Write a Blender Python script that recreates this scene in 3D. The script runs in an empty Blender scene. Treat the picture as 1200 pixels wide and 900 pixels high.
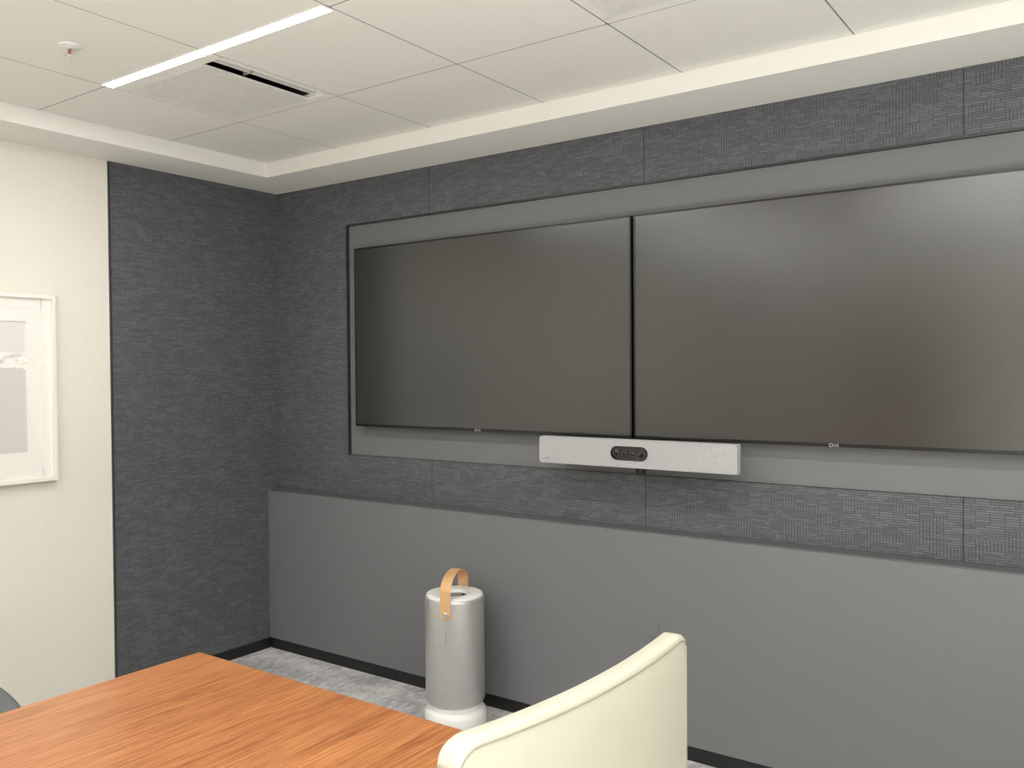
import bpy, bmesh, math, random
from mathutils import Vector, Matrix
random.seed(3)
sc = bpy.context.scene
try:
    sc.view_settings.view_transform = 'Standard'
except Exception: pass

# ------------------------------------------------------------------ materials
class NT:
    def __init__(s, name):
        s.m = bpy.data.materials.new(name); s.m.use_nodes = True
        s.t = s.m.node_tree; s.b = s.t.nodes['Principled BSDF']
    def n(s, typ, **kw):
        x = s.t.nodes.new(typ)
        for k, v in kw.items(): setattr(x, k, v)
        return x
    def l(s, a, b): s.t.links.new(a, b)
    def math(s, op, a, b=None, c=None):
        x = s.n('ShaderNodeMath', operation=op)
        for i, v in enumerate((a, b, c)):
            if v is None: continue
            if hasattr(v, 'links'): s.l(v, x.inputs[i])
            else: x.inputs[i].default_value = v
        return x.outputs[0]
    def mix(s, f, a, b):
        x = s.n('ShaderNodeMix', data_type='RGBA')
        if hasattr(f, 'links'): s.l(f, x.inputs[0])
        else: x.inputs[0].default_value = f
        for i, v in ((6, a), (7, b)):
            if hasattr(v, 'links'): s.l(v, x.inputs[i])
            else: x.inputs[i].default_value = (*v, 1)
        return x.outputs[2]
    def noise(s, scale, detail=2, vec=None, rough=.5):
        x = s.n('ShaderNodeTexNoise'); x.inputs['Scale'].default_value = scale
        x.inputs['Detail'].default_value = detail; x.inputs['Roughness'].default_value = rough
        s.l(vec if vec else s.pos(), x.inputs['Vector'])
        return x.outputs['Fac']
    def pos(s):
        if not hasattr(s, '_p'): s._p = s.n('ShaderNodeNewGeometry').outputs['Position']
        return s._p
    def objc(s):
        if not hasattr(s, '_o'): s._o = s.n('ShaderNodeTexCoord').outputs['Object']
        return s._o
    def mapr(s, v, a, b, c, d):
        x = s.n('ShaderNodeMapRange'); s.l(v, x.inputs[0])
        for i, k in enumerate((a, b, c, d)): x.inputs[i+1].default_value = k
        return x.outputs[0]
    def bump(s, h, dist, strength=1):
        x = s.n('ShaderNodeBump'); x.inputs['Distance'].default_value = dist
        x.inputs['Strength'].default_value = strength
        s.l(h, x.inputs['Height']); s.l(x.outputs[0], s.b.inputs['Normal'])

def pbr(name, col, rough=.5, metal=0, spec=.5, var=0.06, nscale=30, bump=0, bscale=200, coat=0):
    k = NT(name)
    c2 = tuple(c*(1-var*2) for c in col)
    f = k.noise(nscale, 1, k.objc())
    k.l(k.mix(f, tuple(min(1, c*(1+var)) for c in col), c2), k.b.inputs['Base Color'])
    k.b.inputs['Roughness'].default_value = rough
    k.b.inputs['Metallic'].default_value = metal
    k.b.inputs['Specular IOR Level'].default_value = spec
    k.b.inputs['Coat Weight'].default_value = coat
    if bump: k.bump(k.noise(bscale, 1, k.objc()), bump)
    return k.m

def emis(name, col, st):
    k = NT(name)
    k.b.inputs['Base Color'].default_value = (*col, 1)
    k.b.inputs['Emission Color'].default_value = (*col, 1)
    k.b.inputs['Emission Strength'].default_value = st
    return k.m

def mat_weave():
    k = NT('woven_wallcovering')
    sep = k.n('ShaderNodeSeparateXYZ'); k.l(k.pos(), sep.inputs[0])
    u = k.math('ADD', sep.outputs[0], sep.outputs[1]); z = sep.outputs[2]
    def layer(w, h, seed):
        zr = k.math('DIVIDE', z, h); row = k.math('FLOOR', zr); fz = k.math('FRACT', zr)
        wn = k.n('ShaderNodeTexWhiteNoise', noise_dimensions='1D')
        k.l(k.math('ADD', row, seed), wn.inputs['W'])
        off = k.math('DIVIDE', k.math('FLOOR', k.math('MULTIPLY', wn.outputs['Value'], 3)), 3)
        uu = k.math('ADD', k.math('DIVIDE', u, w), off)
        col = k.math('FLOOR', uu); fu = k.math('FRACT', uu)
        cb = k.n('ShaderNodeCombineXYZ'); k.l(col, cb.inputs[0]); k.l(row, cb.inputs[1]); cb.inputs[2].default_value = seed
        w2 = k.n('ShaderNodeTexWhiteNoise', noise_dimensions='3D'); k.l(cb.outputs[0], w2.inputs['Vector'])
        gz = k.math('GREATER_THAN', fz, .24); gu = k.math('GREATER_THAN', fu, .05)
        return w2.outputs['Value'], k.math('MULTIPLY', gz, gu), fu, fz
    r1, g1, fu, fz = layer(.044, .0088, 3.0)
    r2, g2, _, _ = layer(.088, .0352, 11.0)
    ribs = k.math('GREATER_THAN', k.math('FRACT', k.math('MULTIPLY', u, 1/.011)), .3)
    sel = k.math('GREATER_THAN', r2, .66)
    ribm = k.math('SUBTRACT', 1, k.math('MULTIPLY', sel, k.math('SUBTRACT', 1, ribs)))
    h = k.math('MULTIPLY', k.math('MULTIPLY', g1, ribm), k.math('ADD', .45, k.math('MULTIPLY', r1, .55)))
    h2 = k.math('ADD', k.math('MULTIPLY', h, .85), k.math('MULTIPLY', r2, .14))
    c = k.mix(h2, (.052, .055, .061), (.145, .152, .165))
    k.l(c, k.b.inputs['Base Color'])
    k.b.inputs['Roughness'].default_value = .75
    k.b.inputs['Specular IOR Level'].default_value = .3
    k.bump(h, .0010, .6)
    return k.m

def mat_wood(name, c1, c2, rough=.35, axis=1):
    k = NT(name)
    mp = k.n('ShaderNodeMapping'); k.l(k.pos(), mp.inputs[0])
    s = [11, 11, 11]; s[axis] = .7
    mp.inputs['Scale'].default_value = s
    v = mp.outputs[0]
    a = k.noise(1.6, 5, v, .65); b = k.noise(14, 3, v, .6)
    mp2 = k.n('ShaderNodeMapping'); k.l(k.pos(), mp2.inputs[0])
    s2 = [190, 190, 190]; s2[axis] = 6
    mp2.inputs['Scale'].default_value = s2
    fine = k.noise(1, 2, mp2.outputs[0])
    f = k.math('ADD', k.math('MULTIPLY', a, .25), k.math('ADD', k.math('MULTIPLY', b, .31), k.math('MULTIPLY', fine, .44)))
    f = k.mapr(f, .38, .62, 0, 1)
    k.l(k.mix(f, c1, c2), k.b.inputs['Base Color'])
    k.b.inputs['Roughness'].default_value = rough
    k.bump(fine, .0002, .3)
    return k.m

def mat_carpet():
    k = NT('carpet')
    big = k.noise(5.5, 8, None, .72)
    mp = k.n('ShaderNodeMapping'); k.l(k.pos(), mp.inputs[0]); mp.inputs['Scale'].default_value = (30, 9, 1)
    st = k.noise(1.5, 5, mp.outputs[0], .7)
    f = k.mapr(k.math('ADD', k.math('MULTIPLY', big, .6), k.math('MULTIPLY', st, .4)), .42, .57, 0, 1)
    c = k.mix(f, (.42, .415, .42), (.82, .805, .80))
    pile = k.noise(420, 1)
    c2 = k.mix(k.mapr(pile, .3, .7, 0, .32), c, (.28, .275, .28))
    k.l(c2, k.b.inputs['Base Color'])
    k.b.inputs['Roughness'].default_value = .95; k.b.inputs['Specular IOR Level'].default_value = .1
    k.bump(pile, .003)
    return k.m

M = {}
M['weave'] = mat_weave()
M['cream'] = pbr('cream_wall_paint', (.765, .735, .665), .85, var=.01, spec=.2)
M['soffit'] = pbr('white_soffit_paint', (.81, .80, .765), .85, var=.01, spec=.2)
M['tile'] = pbr('ceiling_tile', (.81, .80, .755), .95, var=.02, nscale=400, spec=.1)
M['tbar'] = pbr('ceiling_grid', (.24, .235, .22), .6)
M['panel'] = pbr('grey_laminate', (.157, .159, .169), .55, var=.01, nscale=4, spec=.4)
M['cap'] = pbr('panel_cap', (.115, .117, .124), .5, var=.02, nscale=4, spec=.4)
M['niche'] = pbr('grey_niche_panel', (.152, .154, .162), .6, var=.01, nscale=4, spec=.4)
M['black'] = pbr('black_base', (.008, .008, .009), .5)
M['edge'] = pbr('dark_edge_trim', (.025, .025, .028), .4)
M['carpet'] = mat_carpet()
M['cherry'] = mat_wood('cherry_wood', (.49, .205, .076), (.235, .078, .026), .30, 1)
M['slabwood'] = mat_wood('reflection_slab_wood', (.22, .025, .018), (.12, .015, .012), .5, 2)  # dark red for the added slab, meant to tint the screen reflection
M['screen'] = pbr('tv_screen', (.0225, .0235, .0235), .235, var=0, spec=1.0)
M['bezel'] = pbr('tv_bezel', (.006, .006, .007), .3)
M['silver'] = pbr('satin_silver', (.53, .53, .525), .38, metal=.6, var=.02)
M['whiteplastic'] = pbr('white_plastic', (.80, .79, .77), .4, var=.01)
M['shell'] = pbr('grey_plastic_shell', (.36, .36, .37), .45, var=.01)
M['darkhole'] = pbr('dark_vent', (.05, .05, .05), .7)
M['strap'] = pbr('tan_leather', (.66, .38, .18), .6, var=.08, nscale=60, bump=.0004, bscale=500)
M['leather'] = pbr('cream_leather', (.545, .52, .43), .42, var=.03, nscale=8, bump=.0002, bscale=260)
M['piping'] = pbr('cream_piping', (.30, .28, .22), .5)
M['darkwood'] = pbr('dark_wood_leg', (.05, .025, .015), .4)
M['glassy'] = pbr('lens_glass', (.004, .004, .006), .05, spec=.6)
M['chrome'] = pbr('chrome', (.7, .7, .7), .15, metal=1, var=0)
M['grey'] = pbr('grey_metal', (.30, .30, .29), .45, var=.03)
M['ring'] = pbr('lens_ring', (.03, .03, .034), .3, var=.03)
M['diff'] = pbr('diffuser_grey_white', (.76, .75, .715), .6)
M['dfabric'] = pbr('charcoal_fabric', (.05, .052, .055), .9, var=.2, nscale=200, bump=.001, bscale=400)
M['armpad'] = pbr('grey_arm_pad', (.10, .103, .108), .6, var=.05)
M['frame'] = pbr('white_frame', (.82, .80, .76), .4, var=.02)
M['mat'] = pbr('mat_board', (.82, .80, .76), .9, var=.01)
M['led'] = emis('led_lens', (1.0, 1.0, .965), 135)
M['logo'] = pbr('logo_grey', (.55, .55, .55), .5)
M['red'] = pbr('red_bulb', (.5, .03, .02), .2)

def mat_grille():
    k = NT('speckled_grille')
    n = k.noise(430, 1)
    k.l(k.mix(k.mapr(n, .38, .62, 0, 1), (.50, .50, .51), (.22, .22, .23)), k.b.inputs['Base Color'])
    k.b.inputs['Roughness'].default_value = .6
    return k.m
M['grille'] = mat_grille()

def mat_print():
    k = NT('abstract_print')
    sep = k.n('ShaderNodeSeparateXYZ'); k.l(k.pos(), sep.inputs[0])
    mp = k.n('ShaderNodeMapping'); k.l(k.pos(), mp.inputs[0]); mp.inputs['Scale'].default_value = (1, 3, 9)
    nz = k.noise(2.2, 6, mp.outputs[0], .65)
    z = k.math('ADD', sep.outputs[2], k.math('MULTIPLY', k.math('SUBTRACT', nz, .5), .12))
    band = k.math('MULTIPLY', k.math('GREATER_THAN', z, 1.60), k.math('LESS_THAN', z, 1.665))
    streak = k.math('GREATER_THAN', k.noise(5, 5, mp.outputs[0], .7), .47)
    top = k.math('GREATER_THAN', z, 1.665)
    c = k.mix(top, (.60, .58, .55), (.70, .68, .645))
    c = k.mix(k.math('MULTIPLY', band, streak), c, (.82, .80, .76))
    k.l(c, k.b.inputs['Base Color']); k.b.inputs['Roughness'].default_value = .8
    return k.m
M['print'] = mat_print()

# ------------------------------------------------------------------ builders
def new_obj(name, mesh, mats, smooth=False, angle=None):
    o = bpy.data.objects.new(name, mesh); sc.collection.objects.link(o)
    for m in (mats if isinstance(mats, (list, tuple)) else [mats]): mesh.materials.append(M[m] if isinstance(m, str) else m)
    if smooth:
        for p in mesh.polygons: p.use_smooth = True
        if angle:
            try: mesh.set_sharp_from_angle(angle=math.radians(angle))
            except Exception: pass
    return o

def bm_box(bm, a, b, bev=0, seg=2, mi=0):
    r = bmesh.ops.create_cube(bm, size=1)
    vs = r['verts']
    for v in vs:
        v.co = Vector([(a[i]+b[i])/2 + v.co[i]*(b[i]-a[i]) for i in range(3)])
    fs = set(f for v in vs for f in v.link_faces)
    for f in fs: f.material_index = mi
    if bev:
        es = list(set(e for v in vs for e in v.link_edges))
        bmesh.ops.bevel(bm, geom=es, offset=bev, segments=seg, affect='EDGES', profile=.5)

def finish(bm, name, mats, smooth=False, angle=35):
    bmesh.ops.recalc_face_normals(bm, faces=bm.faces)
    me = bpy.data.meshes.new(name); bm.to_mesh(me); bm.free()
    return new_obj(name, me, mats, smooth, angle)

def box(name, a, b, mat, bev=0, seg=2):
    bm = bmesh.new(); bm_box(bm, a, b, bev, seg)
    return finish(bm, name, mat)

def boxes(name, lst, mats, bev=0):
    bm = bmesh.new()
    for it in lst:
        bm_box(bm, it[0], it[1], bev, 2, it[2] if len(it) > 2 else 0)
    return finish(bm, name, mats)

def lathe(name, prof, c, mat, n=64, axis='Z'):
    bm = bmesh.new(); rings = []
    for r, z in prof:
        if r < 1e-6: rings.append([bm.verts.new((0, 0, z))])
        else: rings.append([bm.verts.new((r*math.cos(2*math.pi*i/n), r*math.sin(2*math.pi*i/n), z)) for i in range(n)])
    for a, b in zip(rings, rings[1:]):
        if len(a) == 1 and len(b) == 1: continue
        for i in range(n):
            j = (i+1) % n
            if len(a) == 1: bm.faces.new((a[0], b[i], b[j]))
            elif len(b) == 1: bm.faces.new((a[i], a[j], b[0]))
            else: bm.faces.new((a[i], a[j], b[j], b[i]))
    if axis == 'Y':
        bmesh.ops.rotate(bm, verts=bm.verts, matrix=Matrix.Rotation(math.radians(90), 3, 'X'))  # +z -> -y
    bmesh.ops.translate(bm, verts=bm.verts, vec=c)
    return finish(bm, name, mat, True, 40)

def tube(name, pts, r, mat, n=12, closed=False):
    bm = bmesh.new(); rings = []
    P = [Vector(p) for p in pts]
    for i, p in enumerate(P):
        t = (P[min(i+1, len(P)-1)] - P[max(i-1, 0)]).normalized()
        up = Vector((0, 0, 1)) if abs(t.z) < .9 else Vector((1, 0, 0))
        s = t.cross(up).normalized(); q = s.cross(t)
        rings.append([bm.verts.new(p + s*r*math.cos(2*math.pi*k/n) + q*r*math.sin(2*math.pi*k/n)) for k in range(n)])
    for a, b in zip(rings, rings[1:]):
        for i in range(n): bm.faces.new((a[i], a[(i+1) % n], b[(i+1) % n], b[i]))
    bm.faces.new(rings[0]); bm.faces.new(rings[-1])
    return finish(bm, name, mat, True, 50)

def text(name, s, size, loc, rot, mat, ext=.0004):
    cu = bpy.data.curves.new(name, 'FONT'); cu.body = s; cu.size = size; cu.extrude = ext
    cu.align_x = 'CENTER'; cu.align_y = 'CENTER'
    t = bpy.data.objects.new(name+'_c', cu); sc.collection.objects.link(t)
    bpy.context.view_layer.update()
    me = bpy.data.meshes.new_from_object(t.evaluated_get(bpy.context.evaluated_depsgraph_get()))
    bpy.data.objects.remove(t)
    me.transform(Matrix.Translation(loc) @ rot.to_4x4())
    return new_obj(name, me, mat)

def thing(name, loc, label, cat, parts, group=None, rotz=0):
    e = bpy.data.objects.new(name, None); sc.collection.objects.link(e)
    e.empty_display_size = .1; e.location = loc
    e['label'] = label; e['category'] = cat
    if group: e['group'] = group
    for p in parts: child(p, e, Vector(loc))
    return e

def child(p, par, org):
    if p.type == 'MESH': p.data.transform(Matrix.Translation(-org))
    p.parent = par
    for q in p.children: q.data.transform(Matrix.Translation(-org))

def sub(par, kids):   # kids share same world coords, before thing()
    for q in kids: q.parent = par
    return par

def struct(o): o['kind'] = 'structure'; return o

# ------------------------------------------------------------------ dimensions
D, W, ZC, ZH = 3.33, -4.018, 2.597, 2.671
DP, ZP, ZB = 3.243, .907, .06
XE, YS = 2.6, -3.4
XS, YB = -3.695, 3.008
NX0, NZ0, NZ1 = -3.44, 1.127, 2.36
ND = D + .012

struct(box('floor', (W-.1, YS-.1, -.1), (XE+.1, ND+.1, 0), 'carpet'))
struct(box('wall_north', (W-.1, ND, 0), (XE+.1, ND+.1, 2.9), 'niche'))
struct(box('wall_west', (W-.1, YS, 0), (W, ND, 2.9), 'cream'))
struct(box('wall_east', (XE, YS, 0), (XE+.1, ND, 2.9), 'cream'))
struct(box('wall_south', (W-.1, YS-.1, 0), (XE+.1, YS, 2.9), 'cream'))

# textured panels on the screen wall
tn = [0]
def trim(a, b, mat, bev=0):
    tn[0] += 1
    return struct(box('trim_%d' % tn[0], a, b, mat, bev, 1))
g = .0015
seams = [-2.855, -1.668, -.462, .745, 1.95, XE]
trim((W, D, ZP-.1), (NX0, ND, ZC), 'weave')
xs = [NX0] + seams
for i, (x0, x1) in enumerate(zip(xs, xs[1:])):
    a0 = x0 if i == 0 else x0+g
    trim((a0, D, NZ1), (x1-g, ND, ZC), 'weave')
    trim((a0, D, ZP-.1), (x1-g, ND, NZ0), 'weave')
# niche edge trim
struct(boxes('trim_40', [((NX0-.004, D-.004, NZ0-.004), (NX0+.006, ND, NZ1+.004)),
                         ((NX0, D-.004, NZ1-.004), (XE, ND, NZ1+.004)),
                         ((NX0, D-.001, NZ0-.001), (XE, ND, NZ0+.001))], 'edge'))
# textured panel on the side wall
struct(box('trim_41', (W, 2.322, .06), (W+.012, D, ZC), 'weave'))
struct(box('trim_42', (W, 2.316, .06), (W+.013, 2.322, ZC), 'edge'))
# low grey wall panel + top cap
struct(box('trim_43', (W+.012, DP, ZB), (XE, D+.01, ZP-.005), 'panel', .002))
struct(box('trim_44', (W+.012, DP-.002, ZP-.004), (XE, D, ZP), 'cap', .001))
# baseboards
struct(box('baseboard_north', (W, DP+.006, 0), (XE, D+.01, ZB), 'black'))
struct(box('baseboard_west', (W, YS, 0), (W+.012, DP, ZB), 'black'))
struct(box('baseboard_east', (XE-.012, YS, 0), (XE, DP, ZB), 'black'))
struct(box('baseboard_south', (W, YS, 0), (XE, YS+.012, ZB), 'black'))

# ceiling: soffit ring and tiles
XSE, YSS = XE-.32, YS+.32
struct(boxes('trim_50', [((W, YB, ZC), (XE, ND, 2.85)), ((W, YS, ZC), (XS, YB, 2.85)),
                         ((XSE, YS, ZC), (XE, YB, 2.85)), ((XS, YS, ZC), (XSE, YSS, 2.85))], 'soffit', 0))
bm = bmesh.new()
GX = [XS] + [-3.18+.61*i for i in range(9)] + [XSE]
GX = [x for x in GX if x <= XSE]
GY = [YSS] + [y for y in [1.836+.61*i for i in range(-9, 2)] if YSS+.05 < y < YB] + [YB]
def cell_is(x0, y0, cx, cy): return abs(x0-cx) < .02 and abs(y0-cy) < .02
tg = .0029
for x0, x1 in zip(GX, GX[1:]):
    for y0, y1 in zip(GY, GY[1:]):
        if cell_is(x0, y0, -3.18, 1.836) or cell_is(x0, y0, -1.35, 1.836): continue
        bm_box(bm, (x0+tg, y0+tg, ZH), (x1-tg, y1-tg, ZH+.02), 0, 1, 0)
for x in GX[1:-1]: bm_box(bm, (x-.012, YSS, ZH+.0006), (x+.012, YB, ZH+.03), 0, 1, 1)
for y in GY[1:-1]: bm_box(bm, (XS, y-.012, ZH+.0006), (XSE, y+.012, ZH+.03), 0, 1, 1)
bm_box(bm, (W-.1, YS-.1, 2.86), (XE+.1, ND+.1, 2.92), 0, 1, 0)
struct(finish(bm, 'ceiling', ['tile', 'tbar']))

# ------------------------------------------------------------------ ceiling lights
def led(x0, x1, y):
    lens = box('lens', (x0, y-.020, ZH-.0015), (x1, y+.020, ZH+.004), 'led')
    hous = boxes('housing', [((x0-.006, y-.025, ZH-.003), (x0, y+.025, ZH+.03)), ((x1, y-.025, ZH-.003), (x1+.006, y+.025, ZH+.03)),
                             ((x0, y-.024, ZH-.003), (x1, y-.0205, ZH+.03)), ((x0, y+.0205, ZH-.003), (x1, y+.024, ZH+.03))], 'whiteplastic')
    return thing('linear_ceiling_light', ((x0+x1)/2, y, ZH), 'slim white linear LED light recessed in the tiled ceiling', 'ceiling light', [lens, hous], 'linear ceiling lights')
for x0, y in ((-3.18, 1.836), (-.74, 1.836), (-3.18, .006), (-1.35, .616), (-3.18, -1.824), (-.74, -1.824)):  # second and rear strips are out of view, added to light the room
    led(x0+.01, x0+1.21, y)

# unseen fill light, added behind the camera to brighten the ceiling
def area(name, loc, rot, sx, sy, pw, col, label):
    L = bpy.data.lights.new(name, 'AREA'); L.shape = 'RECTANGLE'; L.size = sx; L.size_y = sy; L.energy = pw; L.color = col
    o = bpy.data.objects.new(name, L); sc.collection.objects.link(o); o.location = loc; o.rotation_euler = rot
    o['label'] = label; o['category'] = 'fill light'
    return o
area('ceiling_fill_light', (.8, -1.0, .4), (math.radians(180), 0, 0), 2.2, 2.2, 225, (.975, 1, .965), 'unseen soft fill light added to brighten the tiled ceiling')

# ------------------------------------------------------------------ air diffusers
def diffuser(x0, y0, lab):
    x1, y1 = x0+.61, y0+.61
    e = .003
    fr = boxes('frame', [((x0+e, y0+e, ZH-.001), (x1-e, y0+.075, ZH+.02)), ((x0+e, y1-.045, ZH-.001), (x1-e, y1-e, ZH+.02)),
                         ((x0+e, y0+.07, ZH-.001), (x0+.04, y1-.04, ZH+.02)), ((x1-.028, y0+.07, ZH-.001), (x1-e, y1-.04, ZH+.02))], 'tile', .001)
    ple = boxes('plenum', [((x0+.03, y0+.06, ZH+.10), (x1-.02, y1-.03, ZH+.11)), ((x0+.03, y0+.06, ZH+.018), (x0+.035, y1-.03, ZH+.11)),
                           ((x1-.025, y0+.06, ZH+.018), (x1-.02, y1-.03, ZH+.11)), ((x0+.03, y0+.06, ZH+.018), (x1-.02, y0+.065, ZH+.11)),
                           ((x0+.03, y1-.035, ZH+.018), (x1-.02, y1-.03, ZH+.11))], 'darkhole')
    plate = box('face_plate', (x0+.042, y0+.077, ZH-.003), (x1-.12, y1-.047, ZH+.006), 'diff', .001)
    v1 = box('vane', (x1-.085, y0+.08, ZH+.010), (x1-.080, y1-.05, ZH+.05), 'diff')
    v2 = box('vane', (x1-.12, y0+.25, ZH+.01), (x1-.03, y0+.255, ZH+.05), 'grey')
    return thing('air_diffuser', (x0+.305, y0+.305, ZH), lab, 'air vent', [fr, ple, plate, v1, v2], 'ceiling air diffusers')
diffuser(-3.18, 1.836, 'white ceiling air diffuser with dark slot beside linear light')
diffuser(-1.35, 1.836, 'white metal ceiling air diffuser set in a ceiling tile')

# ------------------------------------------------------------------ sprinkler
sx, sy = -2.885, 1.54
esc = lathe('escutcheon', [(0, 0), (.036, 0), (.036, -.004), (.018, -.010), (0, -.010)], (sx, sy, ZH), 'whiteplastic', 40)
fr = boxes('deflector', [((sx-.012, sy-.002, ZH-.032), (sx-.009, sy+.002, ZH-.008)), ((sx+.009, sy-.002, ZH-.032), (sx+.012, sy+.002, ZH-.008)),
                         ((sx-.015, sy-.012, ZH-.035), (sx+.015, sy+.012, ZH-.032))], 'chrome')
bl = lathe('bulb', [(0, -.010), (.003, -.012), (.003, -.030), (0, -.032)], (sx, sy, ZH), 'red', 12)
thing('fire_sprinkler', (sx, sy, ZH), 'small white fire sprinkler head on a ceiling tile', 'sprinkler', [esc, fr, bl])

# ------------------------------------------------------------------ televisions
def tv(x0, x1, lab):
    z0, z1 = 1.287, 2.222
    yf = 0
    t = .048
    body = box('body', (x0, yf+.006, z0), (x1, yf+t, z1), 'bezel', .003)
    b = .008
    bez = boxes('bezel', [((x0, yf-.002, z0), (x0+b, yf+.010, z1)), ((x1-b, yf-.002, z0), (x1, yf+.010, z1)),
                          ((x0, yf-.002, z1-b), (x1, yf+.010, z1)), ((x0, yf-.002, z0), (x1, yf+.010, z0+.014))], 'bezel', .0015)
    scr = box('screen', (x0+b-.001, yf+.001, z0+.013), (x1-b+.001, yf+.008, z1-b+.001), 'screen')
    xc = (x0+x1)/2
    R = Matrix.Rotation(math.radians(90), 3, 'X')
    ring = lathe('emblem', [(.0052, 0), (.0052, .001), (.0068, .001), (.0068, 0)], (xc-.013, yf-.002, z0+.0065), 'logo', 24, 'Y')
    txt = text('brand_letters', 'LG', .015, Vector((xc+.006, yf-.0024, z0+.0065)), R, 'logo')
    parts = [body, bez, scr, ring, txt]
    base = Vector((xc, 3.28, z0))
    for p in parts: p.data.transform(Matrix.Translation(Vector((0, 3.28, 0))))
    m1 = box('wall_mount', (xc-.3, 3.30, z0+.2), (xc-.26, ND-.0005, z1-.1), 'black')
    m2 = box('wall_mount', (xc+.26, 3.30, z0+.2), (xc+.3, ND-.0005, z1-.1), 'black')
    return thing('television', base, lab, 'television', parts+[m1, m2], 'wall mounted televisions')
tv(-3.335, -1.706, 'large black flat screen television, switched off, on grey wall panel')
tv(-1.694, -.06, 'large black flat screen television, switched off, beside its twin')

# ------------------------------------------------------------------ video bar
bx0, bx1, bz0, bz1, by = -2.10, -1.205, 1.175, 1.288, 3.17
def rounded_bar(name, x0, x1, z0, z1, y0, y1, r, mat, seg=6):
    bm = bmesh.new(); pts = []
    for cx, cz, a0 in ((x1-r, z1-r, 0), (x0+r, z1-r, 90), (x0+r, z0+r, 180), (x1-r, z0+r, 270)):
        for k in range(seg+1):
            a = math.radians(a0+90*k/seg); pts.append((cx+r*math.cos(a), cz+r*math.sin(a)))
    f = [bm.verts.new((x, y0, z)) for x, z in pts]; b = [bm.verts.new((x, y1, z)) for x, z in pts]
    ff = bm.faces.new(f); bm.faces.new(b)
    n = len(pts)
    for i in range(n): bm.faces.new((f[i], f[(i+1) % n], b[(i+1) % n], b[i]))
    bmesh.ops.bevel(bm, geom=[e for e in ff.edges], offset=min(.003, r*.4), segments=2, affect='EDGES')
    return finish(bm, name, mat, True, 22)
hb = rounded_bar('housing', bx0-.002, bx1+.002, bz0-.002, bz1+.002, by+.012, by+.032, .008, 'shell')
core = rounded_bar('rear_shell', bx0+.03, bx1-.05, bz0+.012, bz1-.012, by+.03, by+.09, .02, 'black')
gr = rounded_bar('grille', bx0, bx1, bz0, bz1, by, by+.014, .008, 'grille')
pill = rounded_bar('camera_window', -1.746, -1.578, 1.205, 1.262, by-.004, by+.004, .0284, 'glassy', 10)
lens = []
for lx, lr in ((-1.716, .015), (-1.678, .013), (-1.642, .013), (-1.606, .022)):
    lens.append(lathe('lens', [(0, .002), (lr*.45, .003), (lr*.5, .004), (lr*.7, .004), (lr*.75, .006), (lr, .006), (lr, 0)], (lx, by-.003, 1.2335), 'ring', 28, 'Y'))
    lens.append(lathe('lens_glass', [(0, .0075), (lr*.5, .0065), (lr*.72, .0045), (lr*.72, .001)], (lx, by-.003, 1.2335), 'glassy', 28, 'Y'))
sub(pill, lens)
knob = lathe('privacy_slider', [(0, 0), (.018, 0), (.021, .004), (.021, .024), (0, .024)], (-1.62, by+.02, bz0-.024), 'black', 24)
brk = boxes('mount_bracket', [((-1.75, by+.085, 1.19), (-1.55, ND-.0005, 1.27))], 'black')
mk = text('badge', 'poly', .013, Vector((bx0+.04, by-.001, bz0+.022)), Matrix.Rotation(math.radians(90), 3, 'X'), 'grey')
thing('video_conference_bar', (-1.65, by+.05, bz0), 'long slim silver video conference bar with black camera window', 'webcam', [hb, core, gr, pill, knob, brk, mk])

# ------------------------------------------------------------------ wall outlet
ox0, ox1, oz0, oz1 = -1.642, -1.568, .455, .530
pl = box('cover_plate', (ox0, DP-.005, oz0), (ox1, DP, oz1), 'panel', .0015)
sock = []
for cz in (.475, .510):
    sock.append(rounded_bar('socket', -1.622, -1.588, cz-.012, cz+.012, DP-.0065, DP-.004, .008, 'panel'))
    for dx_ in (-.007, .007):
        sock.append(box('slot', (-1.605+dx_-.001, DP-.0068, cz-.004), (-1.605+dx_+.001, DP-.006, cz+.005), 'edge'))
sub(pl, sock)
thing('wall_outlet', (-1.605, DP, oz0), 'grey double wall outlet on the low grey wall panel', 'outlet', [pl])

# ------------------------------------------------------------------ framed picture
fy0, fy1, fz0, fz1 = 1.26, 2.042, 1.092, 1.932
X = W
fw_ = .018
frm = boxes('frame', [((X, fy0, fz0), (X+.035, fy0+fw_, fz1)), ((X, fy1-fw_, fz0), (X+.035, fy1, fz1)),
                      ((X, fy0+fw_, fz0), (X+.035, fy1-fw_, fz0+fw_)), ((X, fy0+fw_, fz1-fw_), (X+.035, fy1-fw_, fz1))], 'frame', .002)
iy0, iy1, iz0, iz1 = fy0+.125, 1.917, 1.228, 1.81
matb = boxes('mat_board', [((X+.002, fy0+fw_, fz0+fw_), (X+.016, iy0, fz1-fw_)), ((X+.002, iy1, fz0+fw_), (X+.016, fy1-fw_, fz1-fw_)),
                           ((X+.002, iy0, fz0+fw_), (X+.016, iy1, iz0)), ((X+.002, iy0, iz1), (X+.016, iy1, fz1-fw_)),
                           ((X+.016, fy0+fw_, fz0+fw_), (X+.019, fy0+.062, fz1-fw_)), ((X+.016, fy1-.062, fz0+fw_), (X+.019, fy1-fw_, fz1-fw_)),
                           ((X+.016, fy0+.06, fz0+fw_), (X+.019, fy1-.06, fz0+.062)), ((X+.016, fy0+.06, fz1-.062), (X+.019, fy1-.06, fz1-fw_))], 'mat')
prt = box('print', (X+.002, iy0, iz0), (X+.010, iy1, iz1), 'print')
thing('framed_picture', (X, (fy0+fy1)/2, fz0), 'white framed abstract grey print with wide mat on cream wall', 'picture', [frm, matb, prt])

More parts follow.
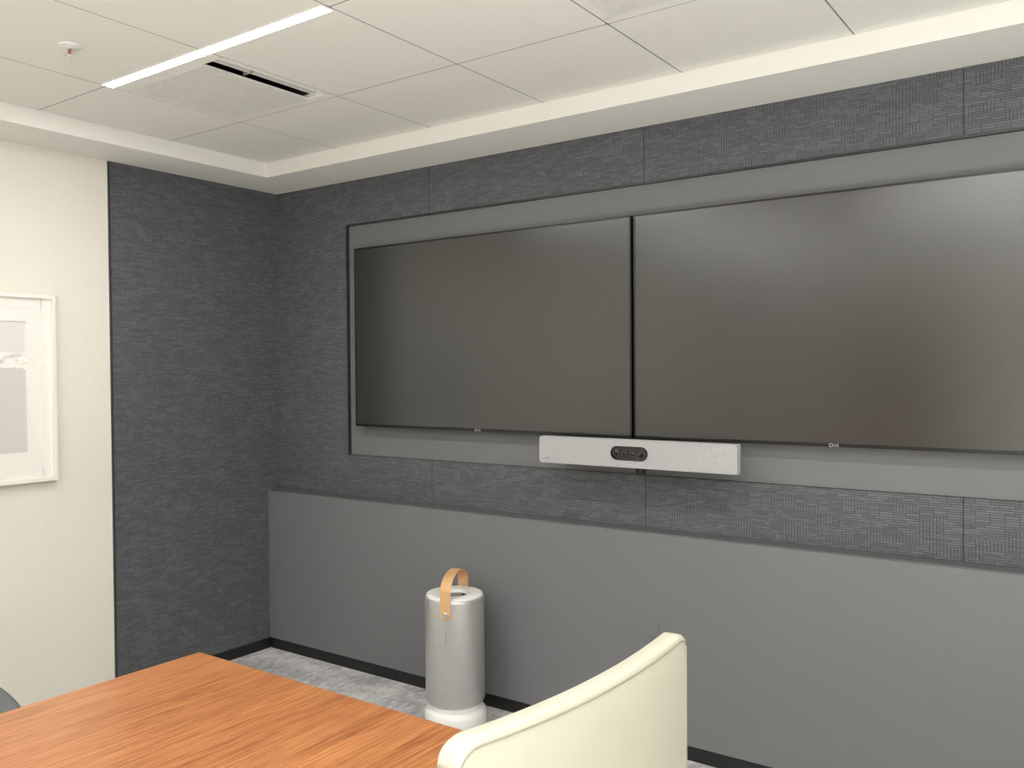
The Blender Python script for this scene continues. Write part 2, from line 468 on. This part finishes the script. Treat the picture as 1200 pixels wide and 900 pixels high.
# ------------------------------------------------------------------ conference table
TX0, TX1, TY0, TY1 = -2.25, -1.14, -1.9, 1.562
top = box('table_top', (TX0, TY0, .712), (TX1, TY1, .75), 'cherry', .006, 3)
apr = boxes('apron', [((TX0+.12, TY0+.12, .65), (TX0+.14, TY1-.12, .712)), ((TX1-.20, TY0+.12, .65), (TX1-.18, TY1-.12, .712)),
                      ((TX0+.12, TY0+.12, .65), (TX1-.18, TY0+.14, .712)), ((TX0+.12, TY1-.14, .65), (TX1-.18, TY1-.12, .712))], 'cherry')
ped = []
for yc in (TY0+.6, TY1-.6):
    ped.append(boxes('pedestal', [((-1.85, yc-.2, .02), (-1.55, yc+.2, .712)), ((-1.93, yc-.28, 0), (-1.47, yc+.28, .03))], 'cherry', .004))
thing('conference_table', ((TX0+TX1)/2, (TY0+TY1)/2, 0), 'long cherry wood conference table with a polished rectangular top', 'table', [top, apr]+ped)

# ------------------------------------------------------------------ cream leather chair
cy0, cy1, cx, ctop = 1.045, 1.81, -.845, 1.0
def chair():
    n = 40; th = .046
    bm = bmesh.new()
    def xo(s): return cx + .026*(1-(2*s-1)**2) + .038*s
    def dropf(s):
        d = min(s, 1-s)*(cy1-cy0); rc = .045
        drop = .006*s + .010*(1-(2*s-1)**2)
        if d < rc: drop += .8*(rc-math.sqrt(max(0, rc*rc-(rc-d)**2)))
        return drop
    cols = []
    z0 = .40
    r = .010
    sec = [(0, z0)] + [(0, z0+(ctop-r-z0)*k/8) for k in range(1, 9)]
    sec += [(r*(1-math.cos(a)), ctop-r+r*math.sin(a)) for a in [math.radians(x) for x in (30, 60, 90)]]
    sec += [(th-r+r*math.sin(a), ctop-r+r*math.cos(a)) for a in [math.radians(x) for x in (30, 60, 90)]]
    sec += [(th+.012*math.sin(math.pi*k/8), ctop-r-(ctop-r-z0)*k/8) for k in range(1, 9)]
    ss_ = [0, .004, .012, .024, .04] + [.06+.88*i/(n-10) for i in range(n-9)] + [.96, .976, .988, .996, 1]
    for s in ss_:
        y = cy0+(cy1-cy0)*s
        drop = dropf(s)
        col = []
        for o, z in sec:
            zz = z if z < .8 else z - drop*(z-.8)/(ctop-.8)
            col.append(bm.verts.new((xo(s)-o, y, zz)))
        cols.append(col)
    m = len(sec)
    for a, b in zip(cols, cols[1:]):
        for k in range(m): bm.faces.new((a[k], a[(k+1) % m], b[(k+1) % m], b[k]))
    e0 = bm.faces.new(cols[0]); e1 = bm.faces.new(cols[-1])
    back = finish(bm, 'backrest', 'leather', True, 60)
    pts = [(xo(0)+.0, cy0+.004, z0+.02)]
    for s in ss_:
        y = min(max(cy0+(cy1-cy0)*s, cy0+.004), cy1-.004)
        pts.append((xo(s)+.0003, y, ctop-r-.004-dropf(s)))
    pts.append((xo(1)+.0, cy1-.004, z0+.02))
    pipe = tube('piping', pts, .0018, 'piping', 8)
    bm = bmesh.new(); bm_box(bm, (cx-.49, cy0+.02, .40), (cx-.045, cy1-.02, .49), .03, 4)
    seat = finish(bm, 'seat', 'leather', True, 60)
    rail = box('seat_frame', (cx-.47, cy0+.03, .34), (cx-.01, cy1-.03, .405), 'leather', .01, 3)
    legs = []
    for lx in (cx-.45, cx-.05):
        for ly in (cy0+.05, cy1-.09):
            bm = bmesh.new(); bm_box(bm, (lx, ly, 0), (lx+.045, ly+.045, .35), .003, 1)
            for v in bm.verts:
                if v.co.z < .1:
                    v.co.x = lx+.0225+(v.co.x-lx-.0225)*.65; v.co.y = ly+.0225+(v.co.y-ly-.0225)*.65
            legs.append(finish(bm, 'leg', 'darkwood'))
    thing('dining_chair', (cx-.3, (cy0+cy1)/2, 0), 'cream leather upholstered chair with stitched back tucked at wooden table', 'chair', [back, pipe, seat, rail]+legs)
chair()

# ------------------------------------------------------------------ task chair by the cream wall
def task_chair():
    cx0, cyc = -2.80, .87
    P = []
    bm = bmesh.new(); bm_box(bm, (cx0-.24, cyc-.24, .44), (cx0+.25, cyc+.24, .51), .032, 4)
    P.append(finish(bm, 'seat', 'dfabric', True, 60))
    bm = bmesh.new(); bm_box(bm, (cx0-.32, cyc-.23, .56), (cx0-.27, cyc+.23, .98), .022, 4)
    for v in bm.verts: v.co.x -= .06*(v.co.z-.56)/.4 - .04*((v.co.y-cyc)/.23)**2
    P.append(finish(bm, 'backrest', 'dfabric', True, 60))
    P.append(tube('back_support', [(cx0-.1, cyc, .43), (cx0-.28, cyc, .43), (cx0-.335, cyc, .50), (cx0-.345, cyc, .75)], .017, 'black'))
    for sgn in (-1, 1):
        y = cyc+sgn*.285
        pr = []
        for k in range(33):
            s = k/32; x = -.14 + .46*s
            w = .034*math.sqrt(max(.0, 1-(2*s-1)**6))
            zc = .672 - .055*max(0, s-.45)**2/.3 - .02*max(0, .2-s)
            pr.append((cx0+x, w+.001, zc))
        bm = bmesh.new(); rows = []
        for x, w, zc in pr:
            rows.append([bm.verts.new((x, y+w*math.cos(2*math.pi*j/16), zc+.010*math.sin(2*math.pi*j/16))) for j in range(16)])
        for a, b in zip(rows, rows[1:]):
            for j in range(16): bm.faces.new((a[j], a[(j+1) % 16], b[(j+1) % 16], b[j]))
        bm.faces.new(rows[0]); bm.faces.new(rows[-1])
        a = finish(bm, 'armrest', 'armpad', True, 60)
        s = tube('armrest_support', [(cx0+.02, y, .666), (cx0+.03, y, .55), (cx0+.02, y, .43), (cx0+.02, cyc+sgn*.15, .425)], .014, 'chrome')
        P += [a, s]
    P.append(lathe('gas_lift', [(0, .43), (.035, .43), (.035, .40), (.025, .40), (.025, .10), (0, .10)], (cx0, cyc, 0), 'chrome', 24))
    for k in range(5):
        a = math.radians(72*k+20); c, s = math.cos(a), math.sin(a)
        P.append(tube('base_arm', [(cx0+.02*c, cyc+.02*s, .12), (cx0+.28*c, cyc+.28*s, .075)], .018, 'chrome'))
        P.append(lathe('caster', [(0, -.012), (.026, -.012), (.028, -.008), (.028, .008), (.026, .012), (0, .012)], (0, 0, 0), 'black', 20, 'Y'))
        P[-1].data.transform(Matrix.Translation(Vector((cx0+.28*c, cyc+.28*s, .028))))
        P.append(tube('caster_stem', [(cx0+.28*c, cyc+.28*s, .03), (cx0+.28*c, cyc+.28*s, .08)], .007, 'black'))
    thing('office_chair', (cx0, cyc, 0), 'charcoal office swivel chair with armrests between table and cream wall', 'chair', P)
task_chair()

# ------------------------------------------------------------------ air purifier
px, py = -2.47, 3.03
R = .133
body = lathe('body', [(0, .095), (R-.012, .095), (R-.006, .10), (R, .112), (R, .559), (R-.002, .567), (R-.008, .572), (R-.02, .573)], (px, py, 0), 'silver')
base = lathe('base', [(0, 0), (R+.004, 0), (R+.006, .006), (R+.006, .05), (R+.002, .062), (R-.012, .072), (R-.014, .096), (0, .096)], (px, py, 0), 'whiteplastic')
lid = lathe('lid', [(R-.005, .568), (R-.007, .578), (R-.014, .582), (R-.045, .583), (.066, .579), (.060, .562), (.045, .55), (0, .548)], (px, py, 0), 'whiteplastic')
vent = lathe('air_outlet', [(.059, .552), (.055, .566), (.036, .570), (.034, .562), (0, .560)], (px, py, 0), 'black')
cap = lathe('touch_display', [(0, .572), (.031, .572), (.033, .569), (.033, .556)], (px, py, 0), 'grey')
ang = math.radians(-68); dx, dy = math.cos(ang), math.sin(ang); tx, ty = -dy, dx
path = []
zt, za, zr = .515, .60, .680
off = R+.004
for k in range(4): path.append((off, zt+(za-zt)*k/4))
for k in range(25):
    a = math.pi*k/24; path.append((off*math.cos(a), za+(zr-za)*math.sin(a)**.85))
for k in range(1, 5): path.append((-off, za-(za-zt)*k/4))
bm = bmesh.new(); rows = []
hw, t = .0235, .0022
for i, (s, z) in enumerate(path):
    a = path[max(i-1, 0)]; b = path[min(i+1, len(path)-1)]
    tv_ = Vector((b[0]-a[0], b[1]-a[1])).normalized(); nn = Vector((tv_.y, -tv_.x))
    row = []
    for w, q in ((-hw, -t), (hw, -t), (hw, t), (-hw, t)):
        ss = s+nn.x*q; zz = z+nn.y*q
        row.append(bm.verts.new((px+dx*ss+tx*w, py+dy*ss+ty*w, zz)))
    rows.append(row)
for a, b in zip(rows, rows[1:]):
    for k in range(4): bm.faces.new((a[k], a[(k+1) % 4], b[(k+1) % 4], b[k]))
bm.faces.new(rows[0]); bm.faces.new(rows[-1])
for sg in (1, -1):
    pr = []
    for q in (-t, t):
        pr.append([bm.verts.new((px+dx*(sg*off+q)+tx*hw*math.cos(a), py+dy*(sg*off+q)+ty*hw*math.cos(a), zt+hw*math.sin(a))) for a in [math.pi+math.pi*k/14 for k in range(15)]])
    bm.faces.new(pr[0]); bm.faces.new(pr[1])
    for k in range(14): bm.faces.new((pr[0][k], pr[0][k+1], pr[1][k+1], pr[1][k]))
strap = finish(bm, 'handle', 'strap', True, 50)
btns = []
for sg in (1, -1):
    b_ = lathe('button', [(0, .007), (.010, .007), (.013, .004), (.013, 0), (0, 0)], (0, 0, 0), 'silver', 28)
    d = Vector((dx*sg, dy*sg, 0)); q = d.to_track_quat('Z', 'Y').to_matrix().to_4x4()
    b_.data.transform(Matrix.Translation(Vector((px, py, zt-.002))+d*(off+.001)) @ q)
    btns.append(b_)
sub(strap, btns)
d = Vector((dx, dy, 0)); up = Vector((0, 0, 1)); rt = up.cross(d)
Rm = Matrix((( -up).to_tuple(), (rt).to_tuple(), ((-up).cross(rt)).to_tuple())).transposed()
word = text('brand_letters', 'molekule', .014, Vector((px, py, .415))+d*(R+.0006), Rm, 'grey', .0003)
thing('air_purifier', (px, py, 0), 'silver cylindrical air purifier with tan leather handle on grey carpet', 'air purifier', [body, base, lid, vent, cap, strap, word])

# ------------------------------------------------------------------ unseen slab on the back wall, added for a reddish screen reflection
d_ = struct(box('reflection_slab_1', (-2.5, YS, 0), (-1.4, YS+.045, 2.1), 'slabwood', .004))

# ------------------------------------------------------------------ camera
f, yaw, pit, roll = 1021.04, .6160, .0167, -.0079
fw = Vector((-math.sin(yaw)*math.cos(pit), math.cos(yaw)*math.cos(pit), -math.sin(pit)))
r0 = Vector((math.cos(yaw), math.sin(yaw), 0)); u0 = r0.cross(fw)
r = math.cos(roll)*r0+math.sin(roll)*u0; u = math.cos(roll)*u0-math.sin(roll)*r0
cam = bpy.data.cameras.new('camera'); co = bpy.data.objects.new('camera', cam); sc.collection.objects.link(co)
cam.sensor_width = 36; cam.lens = 36*f/1200; cam.clip_start = .02
mw = Matrix((r, u, -fw)).transposed().to_4x4(); mw.translation = Vector((0, 0, 1.58)); co.matrix_world = mw
sc.camera = co
w = bpy.data.worlds.new('world'); sc.world = w; w.use_nodes = True
w.node_tree.nodes['Background'].inputs[0].default_value = (.02, .02, .02, 1)
